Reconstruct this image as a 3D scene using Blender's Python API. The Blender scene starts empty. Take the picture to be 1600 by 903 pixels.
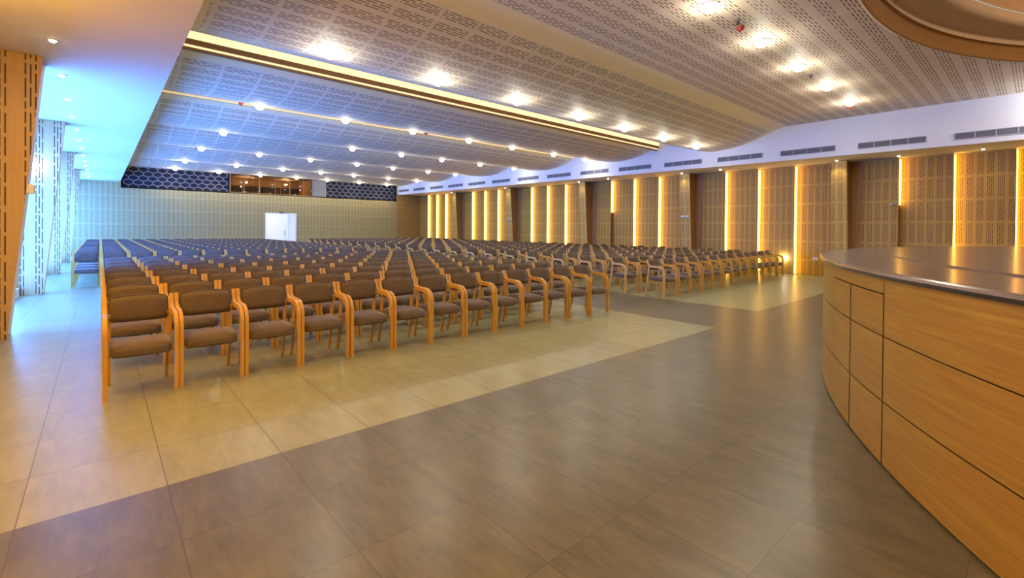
import bpy, bmesh, math, random
from mathutils import Vector, Matrix
random.seed(7)
sc = bpy.context.scene
C = sc.collection
PI = math.pi

# ------------------------------------------------------------------ camera
F_PX, CY_PX, EYE = 729.4, 363.83, 1.44
YAW, PIT, ROL = .7232, -.0080, .0091
fw = Vector((math.sin(YAW)*math.cos(PIT), math.cos(YAW)*math.cos(PIT), math.sin(PIT)))
r0 = Vector((math.cos(YAW), -math.sin(YAW), 0)); u0 = r0.cross(fw)
rt = math.cos(ROL)*r0 + math.sin(ROL)*u0
up = -math.sin(ROL)*r0 + math.cos(ROL)*u0
cam = bpy.data.objects.new('camera', bpy.data.cameras.new('camera')); C.objects.link(cam)
cam.matrix_world = Matrix(((rt.x, up.x, -fw.x, 0), (rt.y, up.y, -fw.y, 0), (rt.z, up.z, -fw.z, EYE), (0, 0, 0, 1)))
cam.data.sensor_width = 36; cam.data.lens = F_PX/1600*36
cam.data.shift_y = -(451.5 - CY_PX)/1600
cam.data.clip_end = 200
sc.camera = cam

# ------------------------------------------------------------------ light levels
EXPOSURE = -0.22
SPOT_W = 58            # hall downlights
SOFFIT_W = 7           # small soffit downlights
GLOW_W = 19             # sideways glow of the same bulbs
WARM_W = 125            # tungsten downlights at the near left
WINDOW_E = 22           # daylight windows
STRIP_E = 9           # vertical LED strips
COVE_E = 1.2
LOBBY_W = 65
AMBIENT = .5
sc.view_settings.view_transform = 'Standard'; sc.view_settings.look = 'None'
sc.view_settings.gamma = 1; sc.view_settings.use_curve_mapping = False
sc.view_settings.exposure = EXPOSURE
sc.cycles.use_denoising = True
sc.cycles.max_bounces = 8; sc.cycles.diffuse_bounces = 5; sc.cycles.glossy_bounces = 3
sc.cycles.sample_clamp_indirect = 6; sc.cycles.caustics_reflective = False; sc.cycles.caustics_refractive = False
w = bpy.data.worlds.new('world'); sc.world = w; w.use_nodes = True
bg = w.node_tree.nodes['Background']; bg.inputs[0].default_value = (1, .87, .62, 1); bg.inputs[1].default_value = AMBIENT

# ------------------------------------------------------------------ material helpers
def nmat(name):
    m = bpy.data.materials.new(name); m.use_nodes = True
    nt = m.node_tree; b = nt.nodes['Principled BSDF']
    return m, nt, b
def math_n(nt, op, a, b=None, c=None):
    n = nt.nodes.new('ShaderNodeMath'); n.operation = op
    for i, v in enumerate((a, b, c)):
        if v is None: continue
        if isinstance(v, (int, float)): n.inputs[i].default_value = v
        else: nt.links.new(v, n.inputs[i])
    return n.outputs[0]
def coords(nt):
    tc = nt.nodes.new('ShaderNodeNewGeometry'); sp = nt.nodes.new('ShaderNodeSeparateXYZ')
    nt.links.new(tc.outputs['Position'], sp.inputs[0]); return tc.outputs['Position'], sp.outputs
def objcoords(nt):
    tc = nt.nodes.new('ShaderNodeTexCoord'); return tc.outputs['Object']
def mixc(nt, f, a, b):
    n = nt.nodes.new('ShaderNodeMix'); n.data_type = 'RGBA'
    for i, v in ((0, f), (6, a), (7, b)):
        if isinstance(v, (int, float)): n.inputs[i].default_value = v
        elif isinstance(v, tuple): n.inputs[i].default_value = (*v[:3], 1)
        else: nt.links.new(v, n.inputs[i])
    return n.outputs[2]
def noise(nt, vec, scale, detail=3, rough=.55, scl=(1, 1, 1), rot=(0, 0, 0)):
    mp = nt.nodes.new('ShaderNodeMapping'); mp.inputs['Scale'].default_value = scl; mp.inputs['Rotation'].default_value = rot
    nt.links.new(vec, mp.inputs[0])
    n = nt.nodes.new('ShaderNodeTexNoise'); n.inputs['Scale'].default_value = scale
    n.inputs['Detail'].default_value = detail; n.inputs['Roughness'].default_value = rough
    nt.links.new(mp.outputs[0], n.inputs['Vector']); return n.outputs['Fac']
def ramp(nt, f, a, b):
    return math_n(nt, 'SMOOTHSTEP' if False else 'MULTIPLY_ADD', f, b-a, a)
def plain(name, col, rough=.6, var=.08, scale=8, metal=0, spec=.5, bump=0, bscale=60):
    m, nt, b = nmat(name); v = objcoords(nt); n = noise(nt, v, scale)
    d = tuple(c*(1-var*2) for c in col); e = tuple(min(1, c*(1+var*2)) for c in col)
    nt.links.new(mixc(nt, n, d, e), b.inputs['Base Color'])
    b.inputs['Roughness'].default_value = rough; b.inputs['Metallic'].default_value = metal
    b.inputs['Specular IOR Level'].default_value = spec
    if bump:
        bn = nt.nodes.new('ShaderNodeBump'); bn.inputs['Strength'].default_value = bump; bn.inputs['Distance'].default_value = .004
        nt.links.new(noise(nt, v, bscale, 2), bn.inputs['Height']); nt.links.new(bn.outputs[0], b.inputs['Normal'])
    return m
def emis(name, col, s):
    m, nt, b = nmat(name)
    b.inputs['Base Color'].default_value = (*[min(1, c) for c in col], 1)
    b.inputs['Emission Color'].default_value = (*col, 1); b.inputs['Emission Strength'].default_value = s
    return m
def slotted(name, base, slot, ua, va, Lu, Lv, rows, dashes, bands=(.12, .86), ends=(.045, .955), fill=.5, seam=None, rough=.6, uoff=0, voff=0, wood=0, dash=.86):
    """perforated board: blocks of short slots running along axis ua, blocks repeat every Lu x Lv metres"""
    m, nt, b = nmat(name); pos, s = coords(nt)
    u = math_n(nt, 'DIVIDE', math_n(nt, 'ADD', s[ua], uoff+1000*Lu), Lu); v = math_n(nt, 'DIVIDE', math_n(nt, 'ADD', s[va], voff+1000*Lv), Lv)
    bu = math_n(nt, 'FRACT', u); bv = math_n(nt, 'FRACT', v); iv = math_n(nt, 'FLOOR', v)
    inside = math_n(nt, 'MULTIPLY', math_n(nt, 'GREATER_THAN', bu, ends[0]), math_n(nt, 'LESS_THAN', bu, ends[1]))
    inside = math_n(nt, 'MULTIPLY', inside, math_n(nt, 'MULTIPLY', math_n(nt, 'GREATER_THAN', bv, bands[0]), math_n(nt, 'LESS_THAN', bv, bands[1])))
    r = math_n(nt, 'MULTIPLY', math_n(nt, 'SUBTRACT', bv, bands[0]), rows/(bands[1]-bands[0]))
    ri = math_n(nt, 'FLOOR', r); rf = math_n(nt, 'FRACT', r)
    rm = math_n(nt, 'LESS_THAN', rf, fill)
    d = math_n(nt, 'FRACT', math_n(nt, 'ADD', math_n(nt, 'MULTIPLY', bu, dashes), math_n(nt, 'ADD', math_n(nt, 'MULTIPLY', ri, .37), math_n(nt, 'MULTIPLY', iv, .23))))
    mask = math_n(nt, 'MULTIPLY', math_n(nt, 'MULTIPLY', inside, rm), math_n(nt, 'LESS_THAN', d, dash))
    n = noise(nt, pos, 3, 3)
    if wood:
        sc_ = [14, 14, 14]; sc_[ua] = .8
        n = noise(nt, pos, 2.2, 4, .6, tuple(sc_))
    col = mixc(nt, n, tuple(c*(.86 - wood*.1) for c in base), tuple(c*(1.1 + wood*.1) for c in base))
    if seam:
        sm = None
        for (ax, L, off, wd) in seam:
            q = math_n(nt, 'FRACT', math_n(nt, 'DIVIDE', math_n(nt, 'ADD', s[ax], off+1000*L), L))
            q = math_n(nt, 'LESS_THAN', q, wd/L)
            sm = q if sm is None else math_n(nt, 'MAXIMUM', sm, q)
        col = mixc(nt, math_n(nt, 'MULTIPLY', sm, .45), col, tuple(c*.45 for c in base))
    col = mixc(nt, mask, col, slot)
    nt.links.new(col, b.inputs['Base Color']); b.inputs['Roughness'].default_value = rough
    bn = nt.nodes.new('ShaderNodeBump'); bn.inputs['Strength'].default_value = .4; bn.inputs['Distance'].default_value = .01; bn.invert = True
    nt.links.new(mask, bn.inputs['Height']); nt.links.new(bn.outputs[0], b.inputs['Normal'])
    return m

M = {}
M['ceil'] = slotted('ceiling_board', (.80, .71, .58), (.30, .225, .155), 0, 1, .65, .235, 4, 2.7, bands=(.14, .84), fill=.45, uoff=-.43, dash=.84)
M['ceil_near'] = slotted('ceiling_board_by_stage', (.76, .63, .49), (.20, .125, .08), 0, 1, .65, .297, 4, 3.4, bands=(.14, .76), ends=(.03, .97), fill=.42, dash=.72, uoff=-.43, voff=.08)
M['wallboard'] = slotted('perforated_wood_panel', (.47, .275, .042), (.14, .065, .010), 2, 1, .62, .197, 4, 4, bands=(.2, .9), ends=(.05, .95), fill=.42, seam=[(2, .62, .0, .008)], uoff=.12, wood=.5)
M['backboard'] = slotted('perforated_back_panel', (.43, .35, .15), (.2, .145, .06), 2, 0, .70, .2, 4, 5, bands=(.2, .9), ends=(.04, .96), fill=.42, seam=[(2, .70, 0, .01)], uoff=-.12, wood=.3)
M['cornerboard'] = slotted('perforated_corner_panel', (.43, .255, .06), (.2, .11, .03), 2, 0, .70, .2, 4, 5, bands=(.2, .9), ends=(.04, .96), fill=.42, uoff=-.12, wood=.3)
M['pillarboard'] = slotted('perforated_pillar_board', (.56, .375, .165), (.085, .045, .018), 2, 0, .62, .27, 3, 2.1, bands=(.14, .66), ends=(.03, .97), fill=.34, seam=[(2, 1.24, .35, .006)], uoff=.2, voff=1.30, wood=.3, dash=.84)
M['pillar_face'] = slotted('perforated_pillar_face', (.60, .37, .075), (.2, .11, .025), 2, 1, .62, .2, 4, 4, bands=(.15, .85), fill=.42, uoff=.12, wood=.4)
def woodmat(name, col, axis, rough=.4, spec=.5, amt=.25):
    m, nt, b = nmat(name); pos = objcoords(nt); s = [22, 22, 22]; s[axis] = 1.4
    n = noise(nt, pos, 1.6, 5, .62, tuple(s)); n2 = noise(nt, pos, .9, 2)
    c = mixc(nt, n, tuple(x*(1-amt) for x in col), tuple(min(1, x*(1+amt)) for x in col))
    c = mixc(nt, math_n(nt, 'MULTIPLY', n2, .35), c, (col[0]*.9, col[1]*.72, col[2]*.5))
    nt.links.new(c, b.inputs['Base Color']); b.inputs['Roughness'].default_value = rough; b.inputs['Specular IOR Level'].default_value = spec
    return m
M['wood_side'] = woodmat('brown_side_veneer', (.30, .16, .055), 2, .5)
M['beech'] = woodmat('beech_bentwood', (.62, .37, .09), 2, .35, amt=.18)
M['fabric'] = plain('brown_fabric', (.135, .104, .090), .92, .1, 30, spec=.2, bump=.35, bscale=420)
M['fabric'].node_tree.nodes['Principled BSDF'].inputs['Sheen Weight'].default_value = .35
M['fabric'].node_tree.nodes['Principled BSDF'].inputs['Sheen Roughness'].default_value = .4
M['white'] = plain('white_plaster', (.74, .74, .78), .8, .03, 1.5)
M['soffit_white'] = plain('white_soffit_paint', (.72, .70, .66), .75, .03, 1)
M['plaster'] = plain('cream_plaster', (.80, .64, .50), .7, .05, 2)
M['dome_wood'] = woodmat('ceiling_ring_veneer', (.42, .25, .09), 0, .45)
M['dome_panel'] = plain('ring_panel_paint', (.74, .50, .31), .6, .08, 1.2)
M['trim'] = plain('plain_ceiling_border', (.86, .72, .46), .6, .03, 2)
M['metal'] = plain('grey_metal', (.30, .31, .34), .4, .05, 10, metal=.6)
M['vent_frame'] = plain('grille_frame_paint', (.42, .42, .46), .5, .03, 10)
M['vent'] = plain('grille_slats_paint', (.17, .17, .20), .6, .03, 10)
M['plastic'] = plain('white_plastic', (.8, .8, .78), .4, .02, 10)
M['red'] = plain('red_plastic', (.5, .05, .03), .4, .05, 10)
M['dark'] = plain('dark_recess', (.04, .03, .025), .8, .1, 10)
M['joint'] = plain('brown_joint', (.035, .013, .004), .8, .1, 10)
M['black'] = plain('dark_navy_felt', (.012, .012, .026), .8, .15, 10)
M['lattice'] = plain('grey_lattice_paint', (.17, .17, .21), .6, .08, 10)
M['granite'] = None
M['lamp'] = emis('downlight_lamp', (1, .98, .95), 24)
M['lamp_small'] = emis('small_downlight_lamp', (1, .95, .85), 40)
M['lamp_warm'] = emis('warm_downlight_lamp', (1, .75, .35), 30)
M['strip'] = emis('warm_strip_diffuser', (1, .57, .10), STRIP_E)
M['cove'] = emis('cove_strip_diffuser', (1, .80, .44), COVE_E)
M['cove2'] = emis('thin_cove_strip_diffuser', (1, .72, .34), COVE_E*.5)
M['wallamp'] = emis('wall_lamp_lens', (1, .96, .8), 60)
M['daylight'] = emis('frosted_daylight_glass', (.085, .28, 1.0), WINDOW_E)
M['lobby'] = plain('lobby_white_paint', (.85, .86, .9), .7, .02, 1)
M['louvre'] = plain('louvre_grey_paint', (.20, .20, .22), .6, .03, 10)
M['booth'] = plain('booth_brown_paint', (.34, .21, .10), .6, .1, 1.5)

def floor_mat():
    m, nt, b = nmat('floor_tiles'); pos, s = coords(nt)
    def cell(ax, off, L): return math_n(nt, 'DIVIDE', math_n(nt, 'ADD', s[ax], -off+1000*L), L)
    cx = cell(0, .284, .585); cyy = cell(1, 3.19, .60)
    def line(c, wd): 
        fr = math_n(nt, 'FRACT', c); d = math_n(nt, 'MINIMUM', fr, math_n(nt, 'SUBTRACT', 1, fr)); return math_n(nt, 'LESS_THAN', d, wd)
    grout = math_n(nt, 'MAXIMUM', line(cx, .0048), line(cyy, .0040))
    cb = nt.nodes.new('ShaderNodeCombineXYZ'); nt.links.new(math_n(nt, 'FLOOR', cx), cb.inputs[0]); nt.links.new(math_n(nt, 'FLOOR', cyy), cb.inputs[1])
    wn = nt.nodes.new('ShaderNodeTexWhiteNoise'); wn.noise_dimensions = '2D'; nt.links.new(cb.outputs[0], wn.inputs['Vector'])
    # shift the grain in each tile so it breaks at the joints
    va = nt.nodes.new('ShaderNodeVectorMath'); va.operation = 'MULTIPLY_ADD'
    nt.links.new(wn.outputs['Color'], va.inputs[0]); va.inputs[1].default_value = (7, 7, 7); nt.links.new(pos, va.inputs[2])
    g1 = noise(nt, va.outputs[0], 2.4, 6, .68, (3.2, 1, 1), (0, 0, .12)); g2 = noise(nt, va.outputs[0], 7, 5, .66, (4, .8, 1), (0, 0, .12))
    g = math_n(nt, 'ADD', math_n(nt, 'MULTIPLY', g1, .62), math_n(nt, 'MULTIPLY', g2, .38))
    g = math_n(nt, 'MULTIPLY_ADD', g, 3.4, -1.2)
    g = math_n(nt, 'ADD', g, math_n(nt, 'MULTIPLY_ADD', wn.outputs['Value'], .2, -.1))
    cl = nt.nodes.new('ShaderNodeClamp'); nt.links.new(g, cl.inputs[0]); g = cl.outputs[0]
    light = mixc(nt, g, (.255, .262, .145), (.36, .368, .215)); dark = mixc(nt, g, (.086, .082, .058), (.160, .152, .108))
    zl = math_n(nt, 'MULTIPLY', math_n(nt, 'GREATER_THAN', s[1], 3.19), math_n(nt, 'LESS_THAN', s[0], 6.88))
    zr = math_n(nt, 'MULTIPLY', math_n(nt, 'GREATER_THAN', s[1], 3.36), math_n(nt, 'GREATER_THAN', s[0], 8.9))
    col = mixc(nt, math_n(nt, 'MAXIMUM', zl, zr), dark, light)
    col = mixc(nt, math_n(nt, 'MULTIPLY', grout, .75), col, (.07, .05, .035))
    nt.links.new(col, b.inputs['Base Color'])
    nt.links.new(math_n(nt, 'MULTIPLY_ADD', g2, .10, .255), b.inputs['Roughness'])
    b.inputs['Specular IOR Level'].default_value = .45
    return m
M['floor'] = floor_mat()
def granite_mat():
    m, nt, b = nmat('polished_granite'); pos = objcoords(nt)
    n = noise(nt, pos, 60, 4, .7); n2 = noise(nt, pos, 1.4, 3, .5, (1, 3, 1), (0, 0, .4))
    c = mixc(nt, n, (.12, .088, .07), (.21, .16, .125)); c = mixc(nt, math_n(nt, 'MULTIPLY', n2, .5), c, (.16, .10, .085))
    nt.links.new(c, b.inputs['Base Color']); b.inputs['Roughness'].default_value = .2
    return m
M['granite'] = granite_mat()
M['granite_edge'] = plain('granite_polished_edge', (.045, .042, .05), .12, .2, 30)

# ------------------------------------------------------------------ mesh helpers
def link(name, me, m, parent=None, smooth=False):
    o = bpy.data.objects.new(name, me); C.objects.link(o)
    for x in (m if isinstance(m, (list, tuple)) else [m]): me.materials.append(x)
    if smooth:
        for p in me.polygons: p.use_smooth = True
    if parent: o.parent = parent
    return o
def from_bm(name, bm, m, parent=None, smooth=False):
    me = bpy.data.meshes.new(name); bmesh.ops.recalc_face_normals(bm, faces=bm.faces[:]); bm.to_mesh(me); bm.free(); return link(name, me, m, parent, smooth)
def add_box(bm, a, b):
    r = bmesh.ops.create_cube(bm, size=1)
    for v in r['verts']: v.co = Vector([a[i] + (v.co[i]+.5)*(b[i]-a[i]) for i in range(3)])
    return r['verts']
def box(name, a, b, m, parent=None, bevel=0):
    bm = bmesh.new(); add_box(bm, a, b)
    if bevel: bmesh.ops.bevel(bm, geom=bm.edges[:], offset=bevel, segments=2, affect='EDGES')
    return from_bm(name, bm, m, parent)
def prism(bm, pts, a, b, axis):
    """extrude the polygon pts (2-D, in the two other axes) from a to b along axis"""
    def mk(p, t):
        q = list(p); q.insert(axis, t); return Vector(q)
    A = [bm.verts.new(mk(p, a)) for p in pts]; B = [bm.verts.new(mk(p, b)) for p in pts]; n = len(pts)
    bm.faces.new(A); bm.faces.new(B[::-1])
    for i in range(n): bm.faces.new((A[i], A[(i+1) % n], B[(i+1) % n], B[i]))
def add_cyl(bm, c, r1, r2, h, seg=24, up=1):
    r = bmesh.ops.create_cone(bm, cap_ends=True, segments=seg, radius1=r1, radius2=r2, depth=h)
    for v in r['verts']: v.co += Vector((c[0], c[1], c[2]+h/2))
    return r['verts']
def lathe(bm, prof, cx, cy, a0=0, a1=2*PI, n=160):
    full = abs(a1-a0-2*PI) < 1e-6; rings = []
    for i in range(n if full else n+1):
        a = a0+(a1-a0)*i/n; rings.append([bm.verts.new((cx+r*math.cos(a), cy+r*math.sin(a), z)) for r, z in prof])
    for i in range(n):
        A = rings[i]; B = rings[(i+1) % len(rings)]
        for j in range(len(prof)-1): bm.faces.new((A[j], B[j], B[j+1], A[j+1]))
def empty(name, loc=(0, 0, 0), label=None, cat=None, group=None):
    o = bpy.data.objects.new(name, None); C.objects.link(o); o.location = loc; o.empty_display_size = .1
    return tag(o, label, cat, group)
def tag(o, label=None, cat=None, group=None, kind=None):
    for k, v in (('label', label), ('category', cat), ('group', group), ('kind', kind)):
        if v: o[k] = v
    return o
def struct(o): o['kind'] = 'structure'; return o
def copy_tree(src, loc, rot=None):
    r = src.copy(); C.objects.link(r); r.location = loc
    if rot is not None: r.rotation_euler = rot
    for ch in [c for c in KIDS[src.name]]:
        c = ch.copy(); C.objects.link(c); c.parent = r
    return r
KIDS = {}
def remember(root): KIDS[root.name] = [o for o in C.objects if o.parent == root]
ORD = ['first', 'second', 'third', 'fourth', 'fifth', 'sixth', 'seventh', 'eighth', 'ninth', 'tenth', 'eleventh', 'twelfth', 'thirteenth', 'fourteenth', 'fifteenth', 'sixteenth', 'seventeenth', 'eighteenth', 'nineteenth', 'twentieth', 'twenty-first', 'twenty-second', 'twenty-third', 'twenty-fourth', 'twenty-fifth', 'twenty-sixth']

# ------------------------------------------------------------------ dimensions
WX, BX, LX, LE = 17.62, 15.85, -1.22, .75       # right wall, bulkhead, left wall, left soffit edge
D = 30.16                                        # back wall
Y0 = -9.0                                        # where the modelled hall ends behind the camera
def soff(y): return 3.60 + .0062*y               # right soffit height
SCX, SCY, SR, SZ = 7.933, -6.754, 8.557, 1.203      # stage circle and height
PROF = [(5.2, 4.685), (5.38, 4.67), (5.75, 4.54), (6.3, 4.34), (6.7, 4.24), (7.1, 4.19), (7.6, 4.175), (8.2, 4.31), (8.75, 4.49), (9.3, 4.66)]
WAVE2 = [(9.72, 4.60), (10.2, 4.42), (10.7, 4.29), (11.15, 4.235), (11.6, 4.23), (12.1, 4.29), (12.6, 4.39), (13.2, 4.53), (13.75, 4.68)]
WAVE3 = [(13.85, 4.66), (14.3, 4.46), (14.75, 4.32), (15.2, 4.26), (15.65, 4.25), (16.3, 4.30), (17.0, 4.40), (17.6, 4.52), (18.15, 4.64)]
WAVE4 = [(18.18, 4.66), (18.7, 4.49), (19.2, 4.37), (19.8, 4.32), (20.4, 4.34), (21.2, 4.41), (22.1, 4.54), (22.95, 4.68)]
WAVE5 = [(22.98, 4.70), (23.6, 4.5), (24.3, 4.39), (25.0, 4.36), (26.0, 4.41), (26.8, 4.52), (27.5, 4.64)]
WAVE6 = [(27.53, 4.66), (28.1, 4.49), (28.8, 4.40), (29.5, 4.39), (D, 4.41)]
def zceil(y):
    P = PROF+WAVE2+WAVE3+WAVE4+WAVE5+WAVE6
    if y <= P[0][0]: return 4.68
    for a, b in zip(P, P[1:]):
        if a[0] <= y <= b[0]: return a[1]+(b[1]-a[1])*(y-a[0])/max(1e-6, b[0]-a[0])
    return P[-1][1]

# ------------------------------------------------------------------ floor
bm = bmesh.new(); add_box(bm, (-1.6, Y0, -.12), (WX+.2, D+.2, 0)); struct(from_bm('floor', bm, M['floor']))

# ------------------------------------------------------------------ ceiling waves
def smooth_prof(P, sub=4):
    out = []
    for i in range(len(P)-1):
        p0 = P[max(0, i-1)]; p1 = P[i]; p2 = P[i+1]; p3 = P[min(len(P)-1, i+2)]
        for k in range(sub):
            t = k/sub; q = []
            for c in (0, 1):
                q.append(.5*((2*p1[c])+(-p0[c]+p2[c])*t+(2*p0[c]-5*p1[c]+4*p2[c]-p3[c])*t*t+(-p0[c]+3*p1[c]-3*p2[c]+p3[c])*t**3))
            out.append(tuple(q))
    out.append(P[-1]); return out
bm = bmesh.new()
TH = .03
def sheet(P, mi, border=(0, 0)):
    P = smooth_prof(P)
    xs = [LE-.05, LE+.27, BX-.25, BX+.02]
    grid = [[(bm.verts.new((x, y, z)), bm.verts.new((x, y, z+TH))) for x in xs] for y, z in P]
    for j in range(len(P)-1):
        for i in range(len(xs)-1):
            a, b, c, d = grid[j][i], grid[j][i+1], grid[j+1][i+1], grid[j+1][i]
            fc = bm.faces.new((a[0], b[0], c[0], d[0])); bm.faces.new((d[1], c[1], b[1], a[1]))
            ym = (P[j][0]+P[j+1][0])/2
            fc.material_index = 1 if (i != 1 or ym < P[0][0]+border[0] or ym > P[-1][0]-border[1]) else mi
            fc.smooth = True
    for row in (0, -1):
        for i in range(len(xs)-1):
            a, b = grid[row][i], grid[row][i+1]; f_ = bm.faces.new((a[0], a[1], b[1], b[0])); f_.material_index = 1
for P, bd in ((PROF, (.43, .12)), (WAVE2, (.35, .1)), (WAVE3, (.25, .1)), (WAVE4, (.12, .1)), (WAVE5, (.12, .1)), (WAVE6, (.12, 0))): sheet(P, 0, bd)
# near flat part with the round opening over the stage
NZ = 4.68
RO = 8.10; DCX, DCY = 8.05, -6.45
n = 200
ang = [2*PI*i/n for i in range(n)]
circ = [(DCX+RO*math.cos(a), DCY+RO*math.sin(a)) for a in ang]
# quads from the part of the circle inside the sheet to the front edge
def clampx(x): return min(max(x, LE-.05), BX+.02)
cols = []
N = 140
for i in range(N+1):
    x = LE-.05+(BX+.07-LE)*i/N
    dx = x-DCX
    yc = DCY+math.sqrt(RO*RO-dx*dx) if abs(dx) < RO else DCY
    yc = max(yc, Y0)
    cols.append((x, yc))
prev = None
for x, yc in cols:
    cur = [bm.verts.new((x, yc, NZ)), bm.verts.new((x, 5.2, NZ+.005)), bm.verts.new((x, yc, NZ+TH)), bm.verts.new((x, 5.2, NZ+TH))]
    if prev:
        f1 = bm.faces.new((prev[0], cur[0], cur[1], prev[1])); f1.material_index = 2
        bm.faces.new((prev[3], cur[3], cur[2], prev[2])).material_index = 1
    prev = cur
struct(from_bm('ceiling', bm, [M['ceil'], M['trim'], M['ceil_near']]))
box_roof = struct(box('trim_1', (LX-.3, Y0, 3.62), (LE, D, 3.74), M['soffit_white']))       # left dropped soffit
bm = bmesh.new(); add_box(bm, (LE-.04, Y0, 3.74), (LE, D, 4.9)); struct(from_bm('trim_2', bm, M['soffit_white']))

# right bulkhead and sloping soffit
bm = bmesh.new()
prism(bm, [(Y0, soff(Y0)), (D, soff(D)), (D, 5.3), (Y0, 5.3)], BX, BX+.05, 0)
struct(from_bm('trim_3', bm, M['white']))
bm = bmesh.new()
prism(bm, [(Y0, soff(Y0)+.002), (D, soff(D)+.002), (D, soff(D)+.06), (Y0, soff(Y0)+.06)], BX+.05, WX, 0)
struct(from_bm('trim_4', bm, M['soffit_white']))

# ------------------------------------------------------------------ walls
struct(box('wall_right', (WX, Y0, 0), (WX+.15, D+.15, 5.3), M['wood_side']))
DX0, DX1, DH = 7.27, 9.02, 2.28
BZ = 3.36
bm = bmesh.new()
add_box(bm, (LX-.3, D, 0), (DX0, D+.12, BZ)); add_box(bm, (DX1, D, 0), (BX-.1, D+.12, BZ)); add_box(bm, (DX0, D, DH), (DX1, D+.12, BZ))
add_box(bm, (LX-.3, D, BZ), (LE+.02, D+.12, 3.62))
wb = struct(from_bm('wall_back', bm, M['backboard']))
struct(box('corner_panel', (BX-.1, D, 0), (WX, D+.12, soff(D)+.05), M['cornerboard'], wb))
bm = bmesh.new(); add_box(bm, (LE, D+.35, BZ), (5.49, D+.42, 5.2)); add_box(bm, (10.86, D+.35, BZ), (BX, D+.42, 5.2)); add_box(bm, (LE, D, BZ-.04), (BX-.1, D+.35, BZ))
struct(from_bm('trim_5', bm, M['backboard']))

# right wall panels in saw-tooth: the near edge of each stands forward and hides the light strip
COLS = [(3.92, 4.34), (8.97, 9.37), (14.12, 14.51), (19.4, 19.8), (24.70, 25.07)]
STRIPS = [.44, 1.595, 2.756, 5.473, 6.632, 7.783, 10.547, 11.761, 12.951, 15.759, 17.007, 18.208, 21.016, 22.287, 23.516, 26.538, 27.653, 28.742]
edges = sorted([-2.9, -1.0]+STRIPS+[c[0] for c in COLS]+[c[1] for c in COLS]+[D])
XN, XF = 17.40, 17.585
rp = empty('trim_6'); struct(rp)
for a, b in zip(edges, edges[1:]):
    if any(abs(a-c[0]) < .01 for c in COLS): continue
    bm = bmesh.new(); far_col = any(abs(b-c[0]) < .01 for c in COLS)
    xn = XN if a in STRIPS else 17.5
    prism(bm, [(xn, a+.002), (XF, b-.002), (WX-.002, b-.002), (WX-.002, a+.002)], .0, soff(b)-.01, 2)
    struct(from_bm('wall_panel', bm, M['wallboard'], rp))
    if far_col:      # dark plain strip beside the pillar, standing in for shadow
        bm = bmesh.new(); zt = soff(b)-.015; prism(bm, [(b-.14, 0), (b-.004, 0), (b-.004, zt), (b-.30, zt)], XF-.06, XF+.02, 0); struct(from_bm('shadow_strip', bm, M['wood_side'], rp))

# ------------------------------------------------------------------ vertical light strips
SIDE = {0: 'nearest the stage'}
for i, y in enumerate(STRIPS):
    half = i in (2, 8)
    k = len(STRIPS)-i
    lab = 'glowing yellow light strip on the right wall, %s from the back corner' % ORD[k-1]
    if half: lab = 'half-height glowing light strip, dark below, on the right wall, %s from the back corner' % ORD[k-1]
    t = empty('light_strip', (17.47, y, 0), lab, 'light strip', 'vertical light strips on the right wall')
    zt = soff(y)-.02; zb = 2.25 if half else .03
    h = box('channel', (-.055, -.012, .01), (.10, 0, zt), M['wood_side'], t)
    h2 = box('diffuser', (-.055, -.036, zb), (.095, -.0125, zt-.01), M['strip'], t, .004)

# ------------------------------------------------------------------ pillars
def right_pillar(y0, y1, lab):
    t = empty('wall_pillar', (17.4, y0, 0), lab, 'pillar', 'tapered pillars on the right wall')
    zt = soff(y0)-.012; xt, xb, xw = 16.98, 17.24, WX-.002
    bm = bmesh.new()
    prism(bm, [(xb-17.4+.03, 0), (xt-17.4+.03, zt), (xw-17.4, zt), (xw-17.4, 0)], 0, y1-y0, 1)
    b = from_bm('pillar_body', bm, M['wood_side'], t)
    bm = bmesh.new()
    prism(bm, [(xb-17.4, .0), (xt-17.4, zt), (xt-17.4+.028, zt), (xb-17.4+.028, .0)], 0, y1-y0, 1)
    from_bm('front_board', bm, M['pillar_face'], t); return t
for i, (a, b) in enumerate(COLS):
    right_pillar(a, b, 'tapered perforated wood pillar on the right wall, %s' % ('nearest the stage', 'second from the stage', 'third from the stage', 'fourth from the stage', 'nearest the back corner')[i])
LP = [8.58, 13.65, 19.1, 24.78]
for i, y in enumerate(LP):
    t = empty('wall_pillar', (-1.05, y, 0), 'leaning perforated wood pillar on the window side, %s' % ('nearest, tinted orange', 'second from the front, pale blue', 'third from the front', 'farthest one by the back wall')[i], 'pillar', 'leaning pillars on the left')
    zt = 3.616; xw = LX-.25+1.05
    xb, xt = -.875+1.05, -.555+1.05
    bm = bmesh.new(); prism(bm, [(xw, 0), (xb-.012, 0), (xt-.012, zt), (xw, zt)], .02, .5, 1); from_bm('pillar_body', bm, M['plaster'], t)
    bm = bmesh.new(); prism(bm, [(xw, 0), (xb, 0), (xt, zt), (xw, zt)], 0, .0195, 1)
    from_bm('perforated_board', bm, M['pillarboard'], t)
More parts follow.
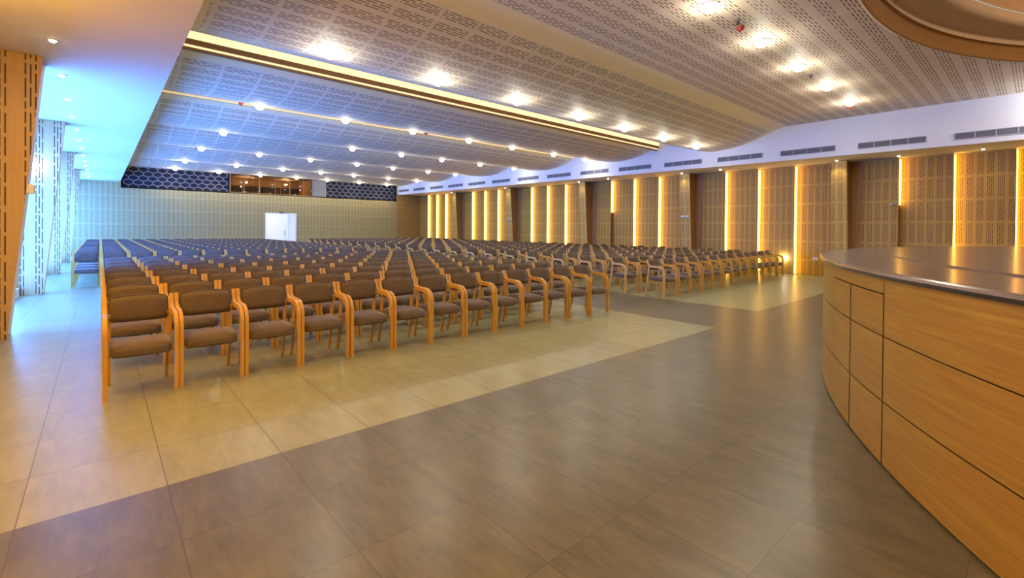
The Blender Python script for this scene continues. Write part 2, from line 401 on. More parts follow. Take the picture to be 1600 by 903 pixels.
# left wall: base and daylight windows between the pillars, solid wall nearest the camera
spans = [(9.08, 13.65), (14.15, 19.1), (19.6, 24.78), (25.28, D)]
struct(box('wall_left', (LX-.25, Y0, 0), (LX, 8.58, 3.62), M['plaster']))
for i, (a, b) in enumerate(spans):
    t = empty('window_%d' % (i+1), (LX, a, 0)); struct(t)
    bm = bmesh.new(); L = b-a-.004; o = .002
    add_box(bm, (-.2, o, 0), (0, L, .16)); add_box(bm, (-.2, o, 3.3), (0, L, 3.616))
    for k in range(4): add_box(bm, (-.1, o+(L-.06)*k/3, .16), (-.03, o+(L-.06)*k/3+.06, 3.3))
    struct(from_bm('window_frame', bm, M['white'], t))
    struct(box('window_pane', (-.08, o+.01, .16), (-.06, L-.01, 3.3), M['daylight'], t))

# ------------------------------------------------------------------ lobby behind the back door
t = empty('door_1', (DX0, D+.12, 0)); struct(t)
bm = bmesh.new(); wd = DX1-DX0
add_box(bm, (-1.2, 0.001, -.02), (wd+1.2, 3.5, 0)); add_box(bm, (-1.2, 3.5, 0), (wd+1.2, 3.6, 2.9)); add_box(bm, (-1.3, 0, 0), (-1.2, 3.5, 2.9)); add_box(bm, (wd+1.2, 0, 0), (wd+1.3, 3.5, 2.9)); add_box(bm, (-1.2, 0, 2.9), (wd+1.2, 3.5, 3.0))
add_box(bm, (-1.2, 0.001, 0), (-.06, .06, 2.9)); add_box(bm, (wd+.06, .001, 0), (wd+1.2, .06, 2.9)); add_box(bm, (-.06, .001, DH), (wd+.06, .06, 2.9))
struct(from_bm('lobby_shell', bm, M['lobby'], t))
bm = bmesh.new()
for a, b in (((-.0, -.14, 0), (.05, .0, DH)), ((wd-.05, -.14, 0), (wd, 0, DH)), ((.05, -.14, DH-.05), (wd-.05, 0, DH))): add_box(bm, a, b)
struct(from_bm('door_frame', bm, M['plastic'], t))
bm = bmesh.new(); add_box(bm, (wd-.42, .03, .01), (wd-.37, .85, DH-.06)); struct(from_bm('door_leaf', bm, M['lobby'], t))
bm = bmesh.new(); add_box(bm, (wd-.45, .72, .95), (wd-.42, .76, 1.2)); struct(from_bm('door_handle', bm, M['metal'], t))
bm = bmesh.new(); add_box(bm, (wd/2-.1, -.2, DH+.02), (wd/2+.1, -.125, DH+.07)); struct(from_bm('door_closer', bm, M['dark'], t))
la = bpy.data.lights.new('lobby_lamp', 'AREA'); la.energy = LOBBY_W; la.size = 2.2; la.color = (.9, .94, 1)
lo = bpy.data.objects.new('lobby_lamp', la); C.objects.link(lo); lo.location = ((DX0+DX1)/2, D+1.9, 2.85)

# ------------------------------------------------------------------ hexagon screens
def hex_screen(x0, x1, lab):
    t = empty('hexagon_screen', (x0, D+.1, BZ), lab, 'screen', 'hexagon screens above the back wall')
    Wd = x1-x0; H = 4.98-BZ
    box('backing', (0, .2, 0), (Wd, .24, H), M['black'], t)
    bm = bmesh.new(); P = .392; RH = .222; zig = .09; lw = .025
    def bar(ax, az, bx, bz):
        d = Vector((bx-ax, bz-az)); n_ = Vector((-d.y, d.x)).normalized()*lw
        if min(ax, bx) < 0 or max(ax, bx) > Wd or max(az, bz) > H or min(az, bz) < 0: return
        prism(bm, [(ax-n_.x, az-n_.y), (bx-n_.x, bz-n_.y), (bx+n_.x, bz+n_.y), (ax+n_.x, az+n_.y)], .14, .2, 1)
    for r in range(int(H/RH)+1):
        z = r*RH+.0; off = (r % 2)*P/2
        for c in range(int(Wd/P)+2):
            x = c*P+off-.1
            bar(x, z, x, z+RH-zig)                    # upright
            bar(x, z+RH-zig, x+P/2, z+RH); bar(x, z+RH-zig, x-P/2, z+RH)
    from_bm('lattice', bm, M['lattice'], t)
    bm = bmesh.new()
    for a, b in (((0, .1, 0), (.03, .2, H)), ((Wd-.03, .1, 0), (Wd, .2, H)), ((.03, .1, 0), (Wd-.03, .2, .03))): add_box(bm, a, b)
    from_bm('frame', bm, M['black'], t)
hex_screen(LE+.03, 5.47, 'dark screen of grey hexagon lattice above the back wall, left of the booth window')
hex_screen(10.88, BX-.02, 'dark screen of grey hexagon lattice above the back wall, beside the right bulkhead')

# ------------------------------------------------------------------ projection booth window
t = empty('booth_window', (5.49, D+.1, BZ), 'long brown-lit booth window above the back wall between the two hexagon screens', 'window')
Wd = 10.86-5.49; H = 1.6
bm = bmesh.new()
add_box(bm, (0, .1, -.03), (Wd-.9, 2.6, 0)); add_box(bm, (0, 2.6, 0), (Wd-.9, 2.7, H)); add_box(bm, (-.005, .1, 0), (0.02, 2.6, H)); add_box(bm, (Wd-.92, .1, 0), (Wd-.9, 2.6, H))
add_box(bm, (0, .1, H-.55), (Wd-.9, 2.6, H-.5))
from_bm('booth_shell', bm, M['booth'], t)
bm = bmesh.new()
for k in range(8): add_box(bm, (.08+k*.55, 2.45, .02), (.08+k*.55+.47, 2.5, .62))
from_bm('dark_cabinets', bm, M['dark'], t)
bm = bmesh.new()
for a, b in (((0, 0, 0), (Wd-.9, .08, .05)), ((0, 0, .05), (.04, .08, H))): add_box(bm, a, b)
for x in (.7, 1.5, 2.35, 3.15, 3.95): add_box(bm, (x, .02, .05), (x+.025, .06, H))
from_bm('frame', bm, M['wood_side'], t)
bm = bmesh.new()
for k in range(24): add_box(bm, (Wd-.88, .02, .03+k*.065), (Wd-.1, .06, .03+k*.065+.045))
add_box(bm, (Wd-.1, 0, 0), (Wd-.02, .1, H)); add_box(bm, (Wd-.9, .07, 0), (Wd-.1, .09, H))
from_bm('louvre', bm, M['louvre'], t)
m, nt, b_ = nmat('booth_glass'); b_.inputs['Transmission Weight'].default_value = 1; b_.inputs['Roughness'].default_value = 0.0; b_.inputs['IOR'].default_value = 1.2; b_.inputs['Base Color'].default_value = (.9, .85, .8, 1)
box('pane', (.04, .035, .05), (Wd-.9, .043, H), m, t)
for k in range(2):  # fill lights added to brighten the brown booth ceiling
    l = bpy.data.lights.new('booth_fill_light', 'POINT'); l.energy = 34; l.color = (1, .68, .34); l.shadow_soft_size = .06
    o = bpy.data.objects.new('booth_fill_light', l); C.objects.link(o); o.location = (6.6+k*2.2, D+1.5, BZ+.75)

# ------------------------------------------------------------------ stage
stage = empty('round_stage', (SCX, SCY, 0), 'large round stage faced in golden wood with a dark polished granite top', 'stage')
def fascia_mat():
    m, nt, b = nmat('stage_veneer'); pos = objcoords(nt); sp = nt.nodes.new('ShaderNodeSeparateXYZ'); nt.links.new(pos, sp.inputs[0]); s = sp.outputs
    ang_ = math_n(nt, 'ARCTAN2', s[1], s[0]); arc = math_n(nt, 'MULTIPLY', ang_, SR)
    cb = nt.nodes.new('ShaderNodeCombineXYZ'); nt.links.new(arc, cb.inputs[0]); nt.links.new(s[2], cb.inputs[2])
    n = noise(nt, cb.outputs[0], 2, 8, .72, (.6, 1, 26)); n2 = noise(nt, cb.outputs[0], 1.1, 4, .6, (.6, 1, 6))
    n = math_n(nt, 'MULTIPLY_ADD', n, 2.4, -.7); n2 = math_n(nt, 'MULTIPLY_ADD', n2, 2.2, -.6)
    for q in (n, n2): q.node.use_clamp = True
    c = mixc(nt, n, (.25, .152, .014), (.53, .36, .055)); c = mixc(nt, math_n(nt, 'MULTIPLY', n2, .55), c, (.34, .145, .018))
    def near(v, a, w_): return math_n(nt, 'LESS_THAN', math_n(nt, 'ABSOLUTE', math_n(nt, 'SUBTRACT', v, a)), w_)
    low = math_n(nt, 'LESS_THAN', s[2], 1.062)
    A1, A2, A0 = (math.radians(q)*SR for q in (116.23, 120.29, 112.37))
    g = math_n(nt, 'MULTIPLY', math_n(nt, 'MAXIMUM', near(arc, A1, .012), near(arc, A2, .008)), low)
    top = math_n(nt, 'MULTIPLY', near(s[2], 1.06, .0045), math_n(nt, 'MULTIPLY', math_n(nt, 'GREATER_THAN', arc, A0), math_n(nt, 'LESS_THAN', arc, A2)))
    g = math_n(nt, 'MAXIMUM', g, top)
    g = math_n(nt, 'MAXIMUM', g, math_n(nt, 'MAXIMUM', near(s[2], .80, .0035), near(s[2], .40, .0035)))
    g = math_n(nt, 'MAXIMUM', g, math_n(nt, 'MULTIPLY', math_n(nt, 'MULTIPLY', near(arc, A2, .003), .45), math_n(nt, 'GREATER_THAN', s[2], 1.06)))
    c = mixc(nt, g, c, (.06, .02, .005))
    nt.links.new(c, b.inputs['Base Color']); b.inputs['Roughness'].default_value = .38
    return m
M['fascia'] = fascia_mat()
def ang_at(x, y): return math.atan2(y-SCY, x-SCX)
A_L = ang_at(5.6, 1.6)
aS1, aS2 = math.radians(116.23), math.radians(120.29)      # vertical joints seen in the photo
aD0 = math.radians(112.37)
def fascia(bm, a0, a1, z0, z1, g=.0028):
    n = max(2, int(abs(a1-a0)*SR/.06)); a0 += .0045/SR; a1 -= .0045/SR; z0 += g; z1 -= g
    lathe(bm, [(SR-.012, z0), (SR, z0), (SR, z1), (SR-.012, z1), (SR-.012, z0)], 0, 0, a0, a1, n)
rowsZ = [(0.012, .40), (.40, .80), (.80, SZ-.045)]
def run(a_start, a_end):
    """boards between two angles (radians, increasing)"""
    for z0, z1 in rowsZ:
        bm = bmesh.new(); fascia(bm, a_start, a_end, z0, z1); from_bm('fascia_board', bm, M['fascia'], stage)
run(aS2, ang_at(0.3, -2.4)); 
run(ang_at(0.3, -2.4), PI*1.5-.001)
# access door pieces between the joints
for (a0, a1, z0, z1) in ((aS1, aS2, .012, .40), (aS1, aS2, .40, .80), (aS1, aS2, .80, 1.06)):
    bm = bmesh.new(); fascia(bm, a0, a1, z0, z1); o = from_bm('access_door_panel', bm, M['fascia'], stage)
for (a0, a1, z0, z1) in ((aD0, aS1, .012, .40), (aD0, aS1, .40, .80), (aD0, aS1, .80, 1.06), (aD0, aS2, 1.06, SZ-.045)):
    bm = bmesh.new(); fascia(bm, a0, a1, z0, z1); from_bm('fascia_board', bm, M['fascia'], stage)
run(PI*.5, aD0); run(PI*.18, PI*.5); run(-PI*.1, PI*.18)
bm = bmesh.new(); lathe(bm, [(SR-.013, .0), (SR-.013, SZ-.04)], 0, 0); from_bm('stage_core', bm, M['joint'], stage)
bm = bmesh.new(); lathe(bm, [(0.01, SZ), (7.98, SZ), (7.98, SZ+.012), (7.95, SZ+.012), (0.01, SZ+.012)], 0, 0, n=220); from_bm('inner_deck', bm, M['granite'], stage)
bm = bmesh.new(); lathe(bm, [(7.94, SZ-.045), (SR+.022, SZ-.045), (SR+.03, SZ-.036), (SR+.034, SZ-.022)], 0, 0, n=220)
from_bm('granite_nosing', bm, M['granite_edge'], stage, True)
bm = bmesh.new(); lathe(bm, [(SR+.034, SZ-.022), (SR+.030, SZ-.008), (SR+.02, SZ-.001), (SR+.012, SZ), (7.94, SZ)], 0, 0, n=220)
from_bm('granite_border', bm, M['granite'], stage)

# ------------------------------------------------------------------ ceiling ring over the stage
ring = empty('ceiling_ring', (DCX, DCY, 4.6), 'round stepped ceiling recess of brown wood and plaster rings over the stage', 'ceiling recess')
def ringpart(name, prof, m, sm=False):
    bm = bmesh.new(); lathe(bm, prof, 0, 0, n=200); return from_bm(name, bm, m, ring, sm)
ringpart('lower_rim', [(RO+.03, .06), (RO+.03, -.03), (RO-.0, -.04), (RO-.03, -.03), (RO-.03, .2), (RO-.05, .215), (RO-.11, .215)], M['dome_wood'])
ringpart('plaster_cove', [(RO-.07, .216), (RO-.07, .36), (RO-.4, .37), (RO-.52, .39)], M['plaster'])
tor = [(RO-.50+.10*math.cos(a), .43+.10*math.sin(a)) for a in [i*PI/8 for i in range(-10, 5)]]
ringpart('plaster_moulding', tor, M['plaster'], True)
ringpart('upper_band', [(RO-.60, .5), (RO-.6, .78), (RO-.9, .80), (RO-.9, .83)], M['dome_panel'])
ringpart('middle_panels', [(RO-.9, .83), (RO-1.9, .86), (RO-1.9, .9)], M['dome_panel'])
ringpart('centre_panel', [(RO-1.9, .90), (.01, .94)], M['dome_panel'])
bm = bmesh.new()
for k in range(36):
    a = 2*PI*k/36
    vs = add_box(bm, (RO-1.88, -.006, .845), (RO-.62, .006, .856))
    bmesh.ops.rotate(bm, verts=vs, cent=(0, 0, 0), matrix=Matrix.Rotation(a, 3, 'Z'))
from_bm('panel_joints', bm, M['wood_side'], ring)
for lx, ly in ((DCX-3, DCY+3.5), (DCX+3, DCY+3.5), (DCX+.5, DCY-1)):  # unseen lights added to brighten the inside of the ceiling ring
    l = bpy.data.lights.new('ring_fill_light', 'POINT'); l.energy = 120; l.color = (1, .70, .42); l.shadow_soft_size = .12
    o = bpy.data.objects.new('ring_fill_light', l); C.objects.link(o); o.location = (lx, ly, 5.1)
hr = empty('hanging_rod', (8.75, .05, 5.4), 'thin brown rod hanging down inside the round ceiling recess', 'rod')
bm = bmesh.new(); add_cyl(bm, (0, 0, -.42), .022, .022, .42, 12); from_bm('rod', bm, M['wood_side'], hr); bm = bmesh.new(); add_cyl(bm, (0, 0, -.46), .035, .03, .05, 12); from_bm('end_cap', bm, M['dark'], hr)

# ------------------------------------------------------------------ cove lights between the ceiling waves
def cove(y, zlow, d1, d2, mat, lab):
    t = empty('cove_light', ((LE+BX)/2, y, zlow), lab, 'cove light', 'lit slots across the ceiling')
    hx = (BX-LE)/2-.01
    for (a, b, nm, m) in d1: box(nm, (-hx, a[0], a[1]), (hx-.0, b[0], b[1]), m, t)
    return t
cove(9.3, 4.58, [((.30, .05), (.33, .20), 'upper_diffuser', M['cove']), ((.30, -.045), (.38, .05), 'dark_ledge', M['wood_side']),
                 ((.33, -.078), (.36, -.046), 'lower_diffuser', M['cove']), ((.381, -.045), (.45, .03), 'rear_ledge', M['trim']), ((.345, -.12), (.42, -.079), 'lip', M['wood_side']),
                 ((.02, .22), (.45, .25), 'top_plate', M['trim'])], None, M['cove'], 'wide bright double-lit yellow slot across the ceiling, nearest the stage')
cove(13.75, 4.62, [((.06, .0), (.085, .045), 'thin_diffuser', M['cove2']), ((.086, .0), (.13, .05), 'lip', M['wood_side'])], None, M['cove'], 'thin dim golden lit slot across the ceiling behind the wide bright one')

# ------------------------------------------------------------------ ceiling downlights
def fixture(name, r, lampmat):
    root = empty(name)
    bm = bmesh.new(); lathe(bm, [(r*1.0, .004), (r*1.0, -.012), (r*1.28, -.014), (r*1.34, -.002), (r*1.34, .006)], 0, 0, n=28); from_bm('trim_ring', bm, M['plastic'], root, True)
    bm = bmesh.new(); lathe(bm, [(r*.98, -.008), (r*.97, -.03), (r*.86, -.065), (r*.6, -.092), (r*.3, -.105), (.001, -.108)] if r > .06 else [(r*.98, -.008), (r*.9, -.02), (r*.5, -.03), (.001, -.033)], 0, 0, n=28); from_bm('lamp', bm, lampmat, root, True)
    remember(root); return root
def lamp_at(loc, power, col, size=2.6, soft=.06):
    l = bpy.data.lights.new('downlight_beam', 'SPOT'); l.energy = power; l.color = col; l.spot_size = size; l.spot_blend = .6; l.shadow_soft_size = soft
    o = bpy.data.objects.new('downlight_beam', l); C.objects.link(o); o.location = loc; return o
rowsL = [(3.18, [2.8, 4.7, 6.56, 8.43, 10.24, 12.09, 13.97], 4.68), (7.4, [2.70, 4.67, 6.64, 8.66, 10.52, 12.48, 14.44], None), (12.6, [2.91, 5.02, 7.09, 9.18, 11.1, 13.25, 15.15], None),
         (16.9, [2.88, 7.0, 9.0, 10.9, 12.95, 15.0], None), (21.3, [2.91, 4.91, 6.94, 9.05, 10.9, 12.9, 14.6], None), (25.6, [2.88, 4.91, 6.99, 8.89, 10.7, 12.8, 14.7], None), (29.4, [2.88, 4.8, 6.84, 8.79, 10.6, 12.65, 14.6], None)]
fx = fixture('ceiling_downlight', .10, M['lamp']); first = True
for ri, (y, xs, z) in enumerate(rowsL):
    for k, x in enumerate(xs):
        z_ = zceil(y)
        sl = math.atan2(zceil(y+.15)-zceil(y-.15), .3)
        if first: o = fx; o.location = (x, y, z_); o.rotation_euler = (sl, 0, 0); first = False
        else: o = copy_tree(fx, (x, y, z_), (sl, 0, 0))
        tag(o, 'round white ceiling downlight, %s row counted from the stage, %s from the left' % (ORD[ri], ORD[k]), 'ceiling light', 'round downlights in the perforated ceiling')
        lamp_at((x, y, z_-.14), SPOT_W, (1, .93, .70))
        l = bpy.data.lights.new('downlight_glow', 'POINT'); l.energy = GLOW_W; l.color = (1, .93, .74); l.shadow_soft_size = .04
        o = bpy.data.objects.new('downlight_glow', l); C.objects.link(o); o.location = (x, y, z_-.30)
fs = fixture('soffit_downlight', .035, M['lamp_small']); first = True
for k in range(13):
    y = 7.72+1.705*k; loc = (-.42+.004*k, y, 3.62)
    if first: o = fs; o.location = loc; first = False
    else: o = copy_tree(fs, loc)
    tag(o, 'small bright downlight in the left white soffit, %s in the line towards the back' % ORD[k], 'ceiling light', 'small downlights in the left soffit')
    lamp_at((loc[0], loc[1], 3.59), SOFFIT_W, (1, .93, .8))
ND = ['first', 'second', 'third', 'fourth', 'fifth']
for k in range(5):
    loc = (-.42, 6.0-1.7*k, 3.62); o = copy_tree(fs, loc)
    tag(o, 'small warm downlight in the left soffit before the nearest pillar, %s towards the camera' % ORD[k], 'ceiling light', 'warm downlights in the left soffit')
    lamp_at((loc[0], loc[1], 3.59), WARM_W, (1, .50, .04), 2.9, .08)
for sy_ in (5.6, 2.6, -.4):      # unseen warm lamps added at the left wall for the orange cast
    l = bpy.data.lights.new('added_warm_glow', 'POINT'); l.energy = 84; l.color = (1, .47, .03); l.shadow_soft_size = .12
    o = bpy.data.objects.new('added_warm_glow', l); C.objects.link(o); o.location = (-1.08, sy_, 2.75)
RS = [(16.5, 12.436, 'above the half-lit strip'), (16.78, 9.17, 'above the second pillar'), (16.6, 7.6, 'between pillar and light strip'), (16.78, 4.13, 'above the pillar nearest the stage'), (16.9, 2.68, 'above the half-lit strip by the stage'), (16.95, 1.0, 'over the stage side'),
      (16.78, 14.32, 'above the third pillar'), (16.78, 19.6, 'above the fourth pillar'), (16.78, 24.89, 'above the last pillar')]
for x, y, lab in RS:
    o = copy_tree(fs, (x, y, soff(y))); tag(o, 'tiny downlight in the right soffit %s' % lab, 'ceiling light', 'tiny downlights in the right soffit')
    lamp_at((x, y, soff(y)-.03), SOFFIT_W*(5 if 'pillar' in lab and 'between' not in lab else 2.2), (1, .85, .5), 1.9, .03)
# lamp beyond the frame that washes the bulkhead by the stage
l = bpy.data.lights.new('bulkhead_wash', 'POINT'); l.energy = 120; l.shadow_soft_size = .08
o = bpy.data.objects.new('bulkhead_wash', l); C.objects.link(o); o.location = (15.25, -.75, 4.35)

# ------------------------------------------------------------------ air vents on the bulkhead
VY = [(.0, 1.45), (1.96, 3.41), (3.93, 5.39), (5.90, 7.36), (7.90, 9.37), (9.91, 11.41), (11.92, 13.44), (14.0, 15.48), (16.04, 17.55), (18.14, 19.61), (20.2, 21.75), (22.3, 23.85), (24.4, 25.9), (26.55, 28.04), (28.65, 30.05)]
for i, (a, b) in enumerate(VY):
    zc = 3.825+.0078*a; h = .085; L = b-a
    t = empty('air_vent', (BX, a, zc), 'long grey air vent on the white bulkhead, %s from the stage end' % ORD[i], 'air vent', 'air vents along the right bulkhead')
    bm = bmesh.new()
    add_box(bm, (-.018, 0, -h), (-.001, L, -h+.015)); add_box(bm, (-.018, 0, h-.015), (-.001, L, h))
    nseg = 4
    for k in range(nseg+1):
        yy = (L-.02)*k/nseg; add_box(bm, (-.018, yy, -h+.015), (-.001, yy+.02, h-.015))
    from_bm('frame', bm, M['vent_frame'], t)
    for k in range(nseg):
        bm = bmesh.new(); y0_ = (L-.02)*k/nseg+.02; y1_ = (L-.02)*(k+1)/nseg
        add_box(bm, (-.004, y0_, -h+.015), (-.001, y1_, h-.015))
        for q in range(6):
            z0 = -h+.02+q*.0235; prism(bm, [(-.016, z0), (-.014, z0), (-.005, z0+.018), (-.008, z0+.018)], y0_, y1_, 1)
        from_bm('grille', bm, M['vent'], t)

# ------------------------------------------------------------------ small fittings
def detector(x, y, m, lab, r=.06, red=True):
    t = empty('smoke_detector', (x, y, zceil(y)), lab, 'smoke detector', 'detectors on the ceiling')
    bm = bmesh.new(); add_cyl(bm, (0, 0, -.03), r*.9, r, .03, 20); from_bm('base', bm, M['plastic'] if not red else m, t)
    bm = bmesh.new(); lathe(bm, [(r*.75, -.03), (r*.7, -.055), (r*.4, -.075), (.001, -.08)], 0, 0, n=20); from_bm('sensor_dome', bm, m, t, True)
for x, y, m, lab in ((7.61, 3.19, 'red', 'red detector on the ceiling between the first two downlights by the stage recess'), (2.62, 13.2, 'red', 'red detector beside the leftmost downlight at the thin lit slot'),
                     (7.9, 13.2, 'red', 'small red detector on the ceiling before the thin lit slot'), (14.38, 3.27, 'red', 'small red detector beside the last downlight of the row by the stage')):
    detector(x, y, M[m], lab)
def sprinkler(x, y, lab):
    t = empty('sprinkler_head', (x, y, zceil(y)), lab, 'sprinkler', 'sprinklers on the ceiling')
    bm = bmesh.new(); add_cyl(bm, (0, 0, -.012), .045, .045, .012, 18); from_bm('plate', bm, M['metal'], t)
    bm = bmesh.new(); add_cyl(bm, (0, 0, -.05), .014, .014, .04, 12); add_cyl(bm, (0, 0, -.056), .03, .03, .006, 16); from_bm('nozzle', bm, M['dark'], t)
for x, y, lab in ((7.35, 3.12, 'dark sprinkler head next to the red detector near the stage recess'), (10.99, 3.18, 'dark sprinkler head between downlights of the row by the stage'),
                  (2.75, 21.5, 'dark sprinkler head far left on the blue ceiling'), (8.3, 21.5, 'dark sprinkler head mid ceiling towards the back')): sprinkler(x, y, lab)
t = empty('wall_lamp', (17.50, 5.776, .55), 'small bright low wall lamp beside the front row end on the right wall', 'wall lamp')
box('lamp_housing', (-.03, -.06, -.05), (.08, .06, .05), M['plastic'], t, .01)
bm = bmesh.new(); add_cyl(bm, (0, 0, 0), .042, .042, .012, 20); bmesh.ops.rotate(bm, verts=bm.verts[:], cent=(0, 0, 0), matrix=Matrix.Rotation(-PI/2, 3, 'Y')); bmesh.ops.translate(bm, verts=bm.verts[:], vec=(-.03, 0, 0)); from_bm('lamp_lens', bm, M['wallamp'], t)
l = bpy.data.lights.new('wall_lamp_glow', 'POINT'); l.energy = 12; l.color = (1, .95, .8); l.shadow_soft_size = .04
o = bpy.data.objects.new('wall_lamp_glow', l); C.objects.link(o); o.location = (17.38, 5.776, .55)
t = empty('socket_plate', (17.545, 4.87, .57), 'small white socket plate low on the right wall behind the stage edge', 'socket')
box('plate', (-.016, -.075, -.045), (.02, .075, .045), M['plastic'], t, .004); box('socket_face', (-.02, -.05, -.025), (-.0161, .05, .025), M['vent_frame'], t, .001)
def bracket(loc, lab, s=(.05, .34, .045)):
    t = empty('wall_bracket', loc, lab, 'bracket', 'small pale fittings on the pillars')
    box('plate', (-.02, -s[1]/2, -s[2]/2), (.02, s[1]/2, s[2]/2), M['plastic'], t, .006); box('arm', (-.06, -.02, -.012), (-.0201, .02, .012), M['metal'], t, .003)
bracket((17.075, 9.17, 2.0), 'pale plate across the second pillar from the stage'); bracket((17.075, 19.6, 2.0), 'pale plate across the fourth pillar from the stage')
bracket((17.38, 2.86, 2.27), 'small pale bracket at the end of the half-lit strip by the stage', (.05, .14, .03))
t = empty('spot_lamp', (-1.0, 13.60, 2.66), 'small white lamp fixed high on the second leaning pillar', 'lamp')
box('mount', (-.03, -.03, -.02), (.03, .048, .02), M['plastic'], t, .004); bm = bmesh.new(); add_cyl(bm, (0, -.05, -.06), .05, .03, .1, 18); from_bm('lamp_head', bm, M['lamp_small'], t)
t = empty('wall_speaker', (-.69, 8.63, 1.9), 'small white box fixed on the edge of the nearest leaning pillar', 'speaker')
box('cabinet', (-.03, -.03, -.06), (.05, .09, .06), M['plastic'], t, .008); box('grille', (.0501, -.02, -.05), (.054, .08, .05), M['vent_frame'], t)

# ------------------------------------------------------------------ chairs
def sweep(bm, pts, wx, th, xc):
    """rectangular bentwood section swept along (y,z) points; wx wide in x, th thick in the curve's plane"""
    rings = []
    for i, (y, z) in enumerate(pts):
        a = pts[max(0, i-1)]; b = pts[min(len(pts)-1, i+1)]
        d = Vector((b[0]-a[0], b[1]-a[1])).normalized(); nn = Vector((-d.y, d.x))
        t_ = th(i/(len(pts)-1)) if callable(th) else th
        rings.append([bm.verts.new((xc+sx*wx/2, y+nn.x*sn*t_/2, z+nn.y*sn*t_/2)) for sx, sn in ((-1, -1), (1, -1), (1, 1), (-1, 1))])
    for A, B in zip(rings, rings[1:]):
        for j in range(4): bm.faces.new((A[j], A[(j+1) % 4], B[(j+1) % 4], B[j]))
    bm.faces.new(rings[0]); bm.faces.new(rings[-1][::-1])
def arc(c, r, a0, a1, n): return [(c[0]+r*math.cos(math.radians(a0+(a1-a0)*i/n)), c[1]+r*math.sin(math.radians(a0+(a1-a0)*i/n))) for i in range(n+1)]
ARM = [(-.225, 0), (-.222, .25)]+arc((-.09, .52), .13, 178, 92, 7)+[(.02, .655), (.09, .657)]+arc((.09, .737), .08, -80, -20, 4)+[(.182, .76), (.195, .80)]
REAR = [(.150, .655), (.165, .60), (.185, .43), (.205, .25), (.232, .10), (.262, 0)]
def cushion(x, y, z, sx, sy, sz, bev, segs, shape=None, parent=None, name='seat'):
    bm = bmesh.new(); add_box(bm, (x-sx/2, y-sy/2, z-sz/2), (x+sx/2, y+sy/2, z+sz/2))
    bmesh.ops.subdivide_edges(bm, edges=bm.edges[:], cuts=3, use_grid_fill=True)
    for v in bm.verts:        # round the outline, crown the faces
        u = (v.co.x-x)/(sx/2); vv = (v.co.y-y)/(sy/2); w_ = (v.co.z-z)/(sz/2)
        if shape == 'seat':
            k = .82+.18*math.sqrt(max(0, 1-min(1, max(abs(u), abs(vv))**5)))
            v.co.z = z+(v.co.z-z)*(.62+.38*math.cos(min(1, abs(u))**4*1.2)*math.cos(min(1, abs(vv))**4*1.1))
            if abs(u) > .9 and abs(vv) > .9: v.co.x = x+(v.co.x-x)*.93; v.co.y = y+(v.co.y-y)*.93
            if vv < -.4: v.co.z -= .014*(-vv-.4)/.6
        else:
            cz = abs(w_)
            if abs(u) > .9 and cz > .9: v.co.x = x+(v.co.x-x)*.965; v.co.z = z+(v.co.z-z)*.93
            v.co.y = y+(v.co.y-y)*(.6+.4*math.cos(abs(u)**4*1.2)*math.cos(cz**4*1.2))
            v.co.y -= .022*abs(u)**2-.0                      # wraps forward at the sides
            v.co.y += (v.co.z-.58)*.13-.01
            if w_ > 0: v.co.z += .008*(1-u*u)
    bmesh.ops.bevel(bm, geom=[e for e in bm.edges if len(e.link_faces) == 2 and e.calc_face_angle() > .6], offset=bev, segments=segs, affect='EDGES')
    return from_bm(name, bm, M['fabric'], parent, True)
HW = .2555
chair = empty('armchair'); 
for sx in (-1, 1):
    bm = bmesh.new(); sweep(bm, ARM, .030, lambda t: .050-.020*max(0, t-.45)/.55, sx*(HW-.0155))
    bmesh.ops.bevel(bm, geom=[e for e in bm.edges if len(e.link_faces) == 2 and e.calc_face_angle() > 1.2], offset=.004, segments=1, affect='EDGES')
    from_bm('arm_frame', bm, M['beech'], chair)
for sx in (-1, 1):
    bm = bmesh.new(); sweep(bm, REAR, .026, lambda t: .040-.010*t, sx*(HW-.0455))
    from_bm('leg', bm, M['beech'], chair)
cushion(0, -.03, .388, .43, .445, .104, .012, 2, 'seat', chair, 'seat')
cushion(0, .175, .688, .428, .052, .232, .012, 2, 'back', chair, 'backrest')
bm = bmesh.new(); add_box(bm, (-HW+.032, -.12, .322), (HW-.032, -.09, .345)); add_box(bm, (-HW+.06, .155, .33), (HW-.06, .18, .362)); add_box(bm, (-HW+.064, -.18, .325), (-HW+.09, .155, .352)); add_box(bm, (HW-.09, -.18, .325), (HW-.064, .155, .352))
from_bm('seat_frame', bm, M['beech'], chair)
remember(chair)
CH = []
PX = .5185
for r in range(8):
    for c in range(13): CH.append(('left block', r, c, .012+PX*(c+.5), 5.30+.968*r))
for r in range(15):
    for c in range(14): CH.append(('rear left block', r, c, -.49+.515*(c+.5), 14.72+.965*r))
for r in range(24):
    for c in range(13):
        x = 8.93+.617*(c+.5); CH.append(('right block', r, c, x, 5.50+.965*r+.045*(x-8.9)))
def depth(x, y): return x*fw.x+y*fw.y
def seen(x, y):
    q = Vector((x, y, .5-EYE)); d = q.dot(fw); return d > 0 and abs(q.dot(rt)/d) < 1.12
CH.sort(key=lambda q: depth(q[3], q[4]))
first = True; rest = []; cnt = 0
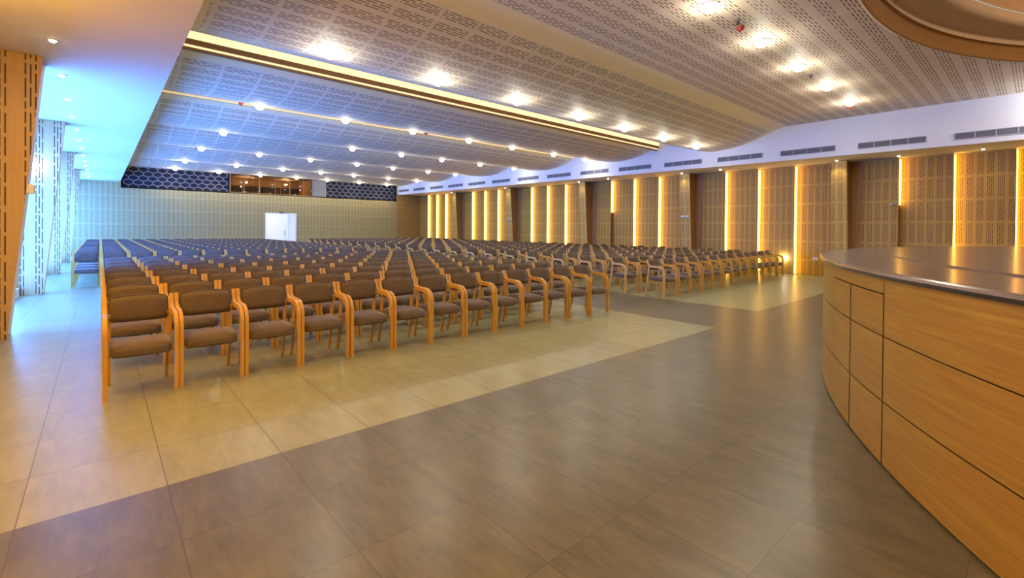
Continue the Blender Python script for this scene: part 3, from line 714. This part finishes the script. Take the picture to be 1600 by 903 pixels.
for blk, r, c, x, y in CH:
    jx, jy, jr = random.uniform(-.0008, .0008), random.uniform(-.02, .02), random.uniform(-.006, .006)
    if blk == 'right block': jx = random.uniform(-.02, .02); jr = random.uniform(-.03, .03)
    if y+.3 > D: continue
    if cnt >= 300: rest.append((x+jx, y+jy, jr)); continue
    if first: o = chair; o.location = (x+jx, y+jy, 0); o.rotation_euler = (0, 0, jr); first = False
    else: o = copy_tree(chair, (x+jx, y+jy, 0), (0, 0, jr))
    nm = {'left block': 'brown padded armchair, %s row of the left block, %s from its left end' % (ORD[r], ORD[c]),
          'rear left block': 'blue-lit padded armchair, %s row of the rear left block, %s from its left end' % (ORD[r], ORD[c]),
          'right block': 'brown padded armchair, %s row of the right block, %s from the aisle' % (ORD[r], ORD[c])}[blk]
    tag(o, nm, 'chair', 'armchairs of the %s' % blk); cnt += 1
# the farthest chairs as one object
import numpy as np
V = []; Fc = []; MI = []; off = 0
parts = []
for ch in KIDS['armchair']:
    me = ch.data; vs = np.array([v.co[:] for v in me.vertices]); fs_ = [tuple(p.vertices) for p in me.polygons]
    parts.append((vs, fs_, 0 if me.materials[0].name == 'brown_fabric' else 1))
allV = np.concatenate([p[0] for p in parts]); allF = []; mi = []; o_ = 0
for vs, fs_, k in parts:
    allF += [tuple(i+o_ for i in f) for f in fs_]; mi += [k]*len(fs_); o_ += len(vs)
nV = len(allV)
for x, y, a in rest:
    ca, sa = math.cos(a), math.sin(a); q = allV.copy(); q[:, 0] = allV[:, 0]*ca-allV[:, 1]*sa+x; q[:, 1] = allV[:, 0]*sa+allV[:, 1]*ca+y
    V.append(q); Fc += [tuple(i+off for i in f) for f in allF]; MI += mi; off += nV
me = bpy.data.meshes.new('distant_chairs'); me.from_pydata(np.concatenate(V).tolist(), [], Fc)
me.materials.append(M['fabric']); me.materials.append(M['beech']); me.polygons.foreach_set('material_index', MI); me.update()
o = bpy.data.objects.new('distant_chairs', me); C.objects.link(o)
tag(o, 'rows of padded armchairs filling the far end of the hall up to the back wall', 'chairs', None, 'stuff')
print('chairs', cnt, 'rest', len(rest), 'faces', len(allF)*len(rest))
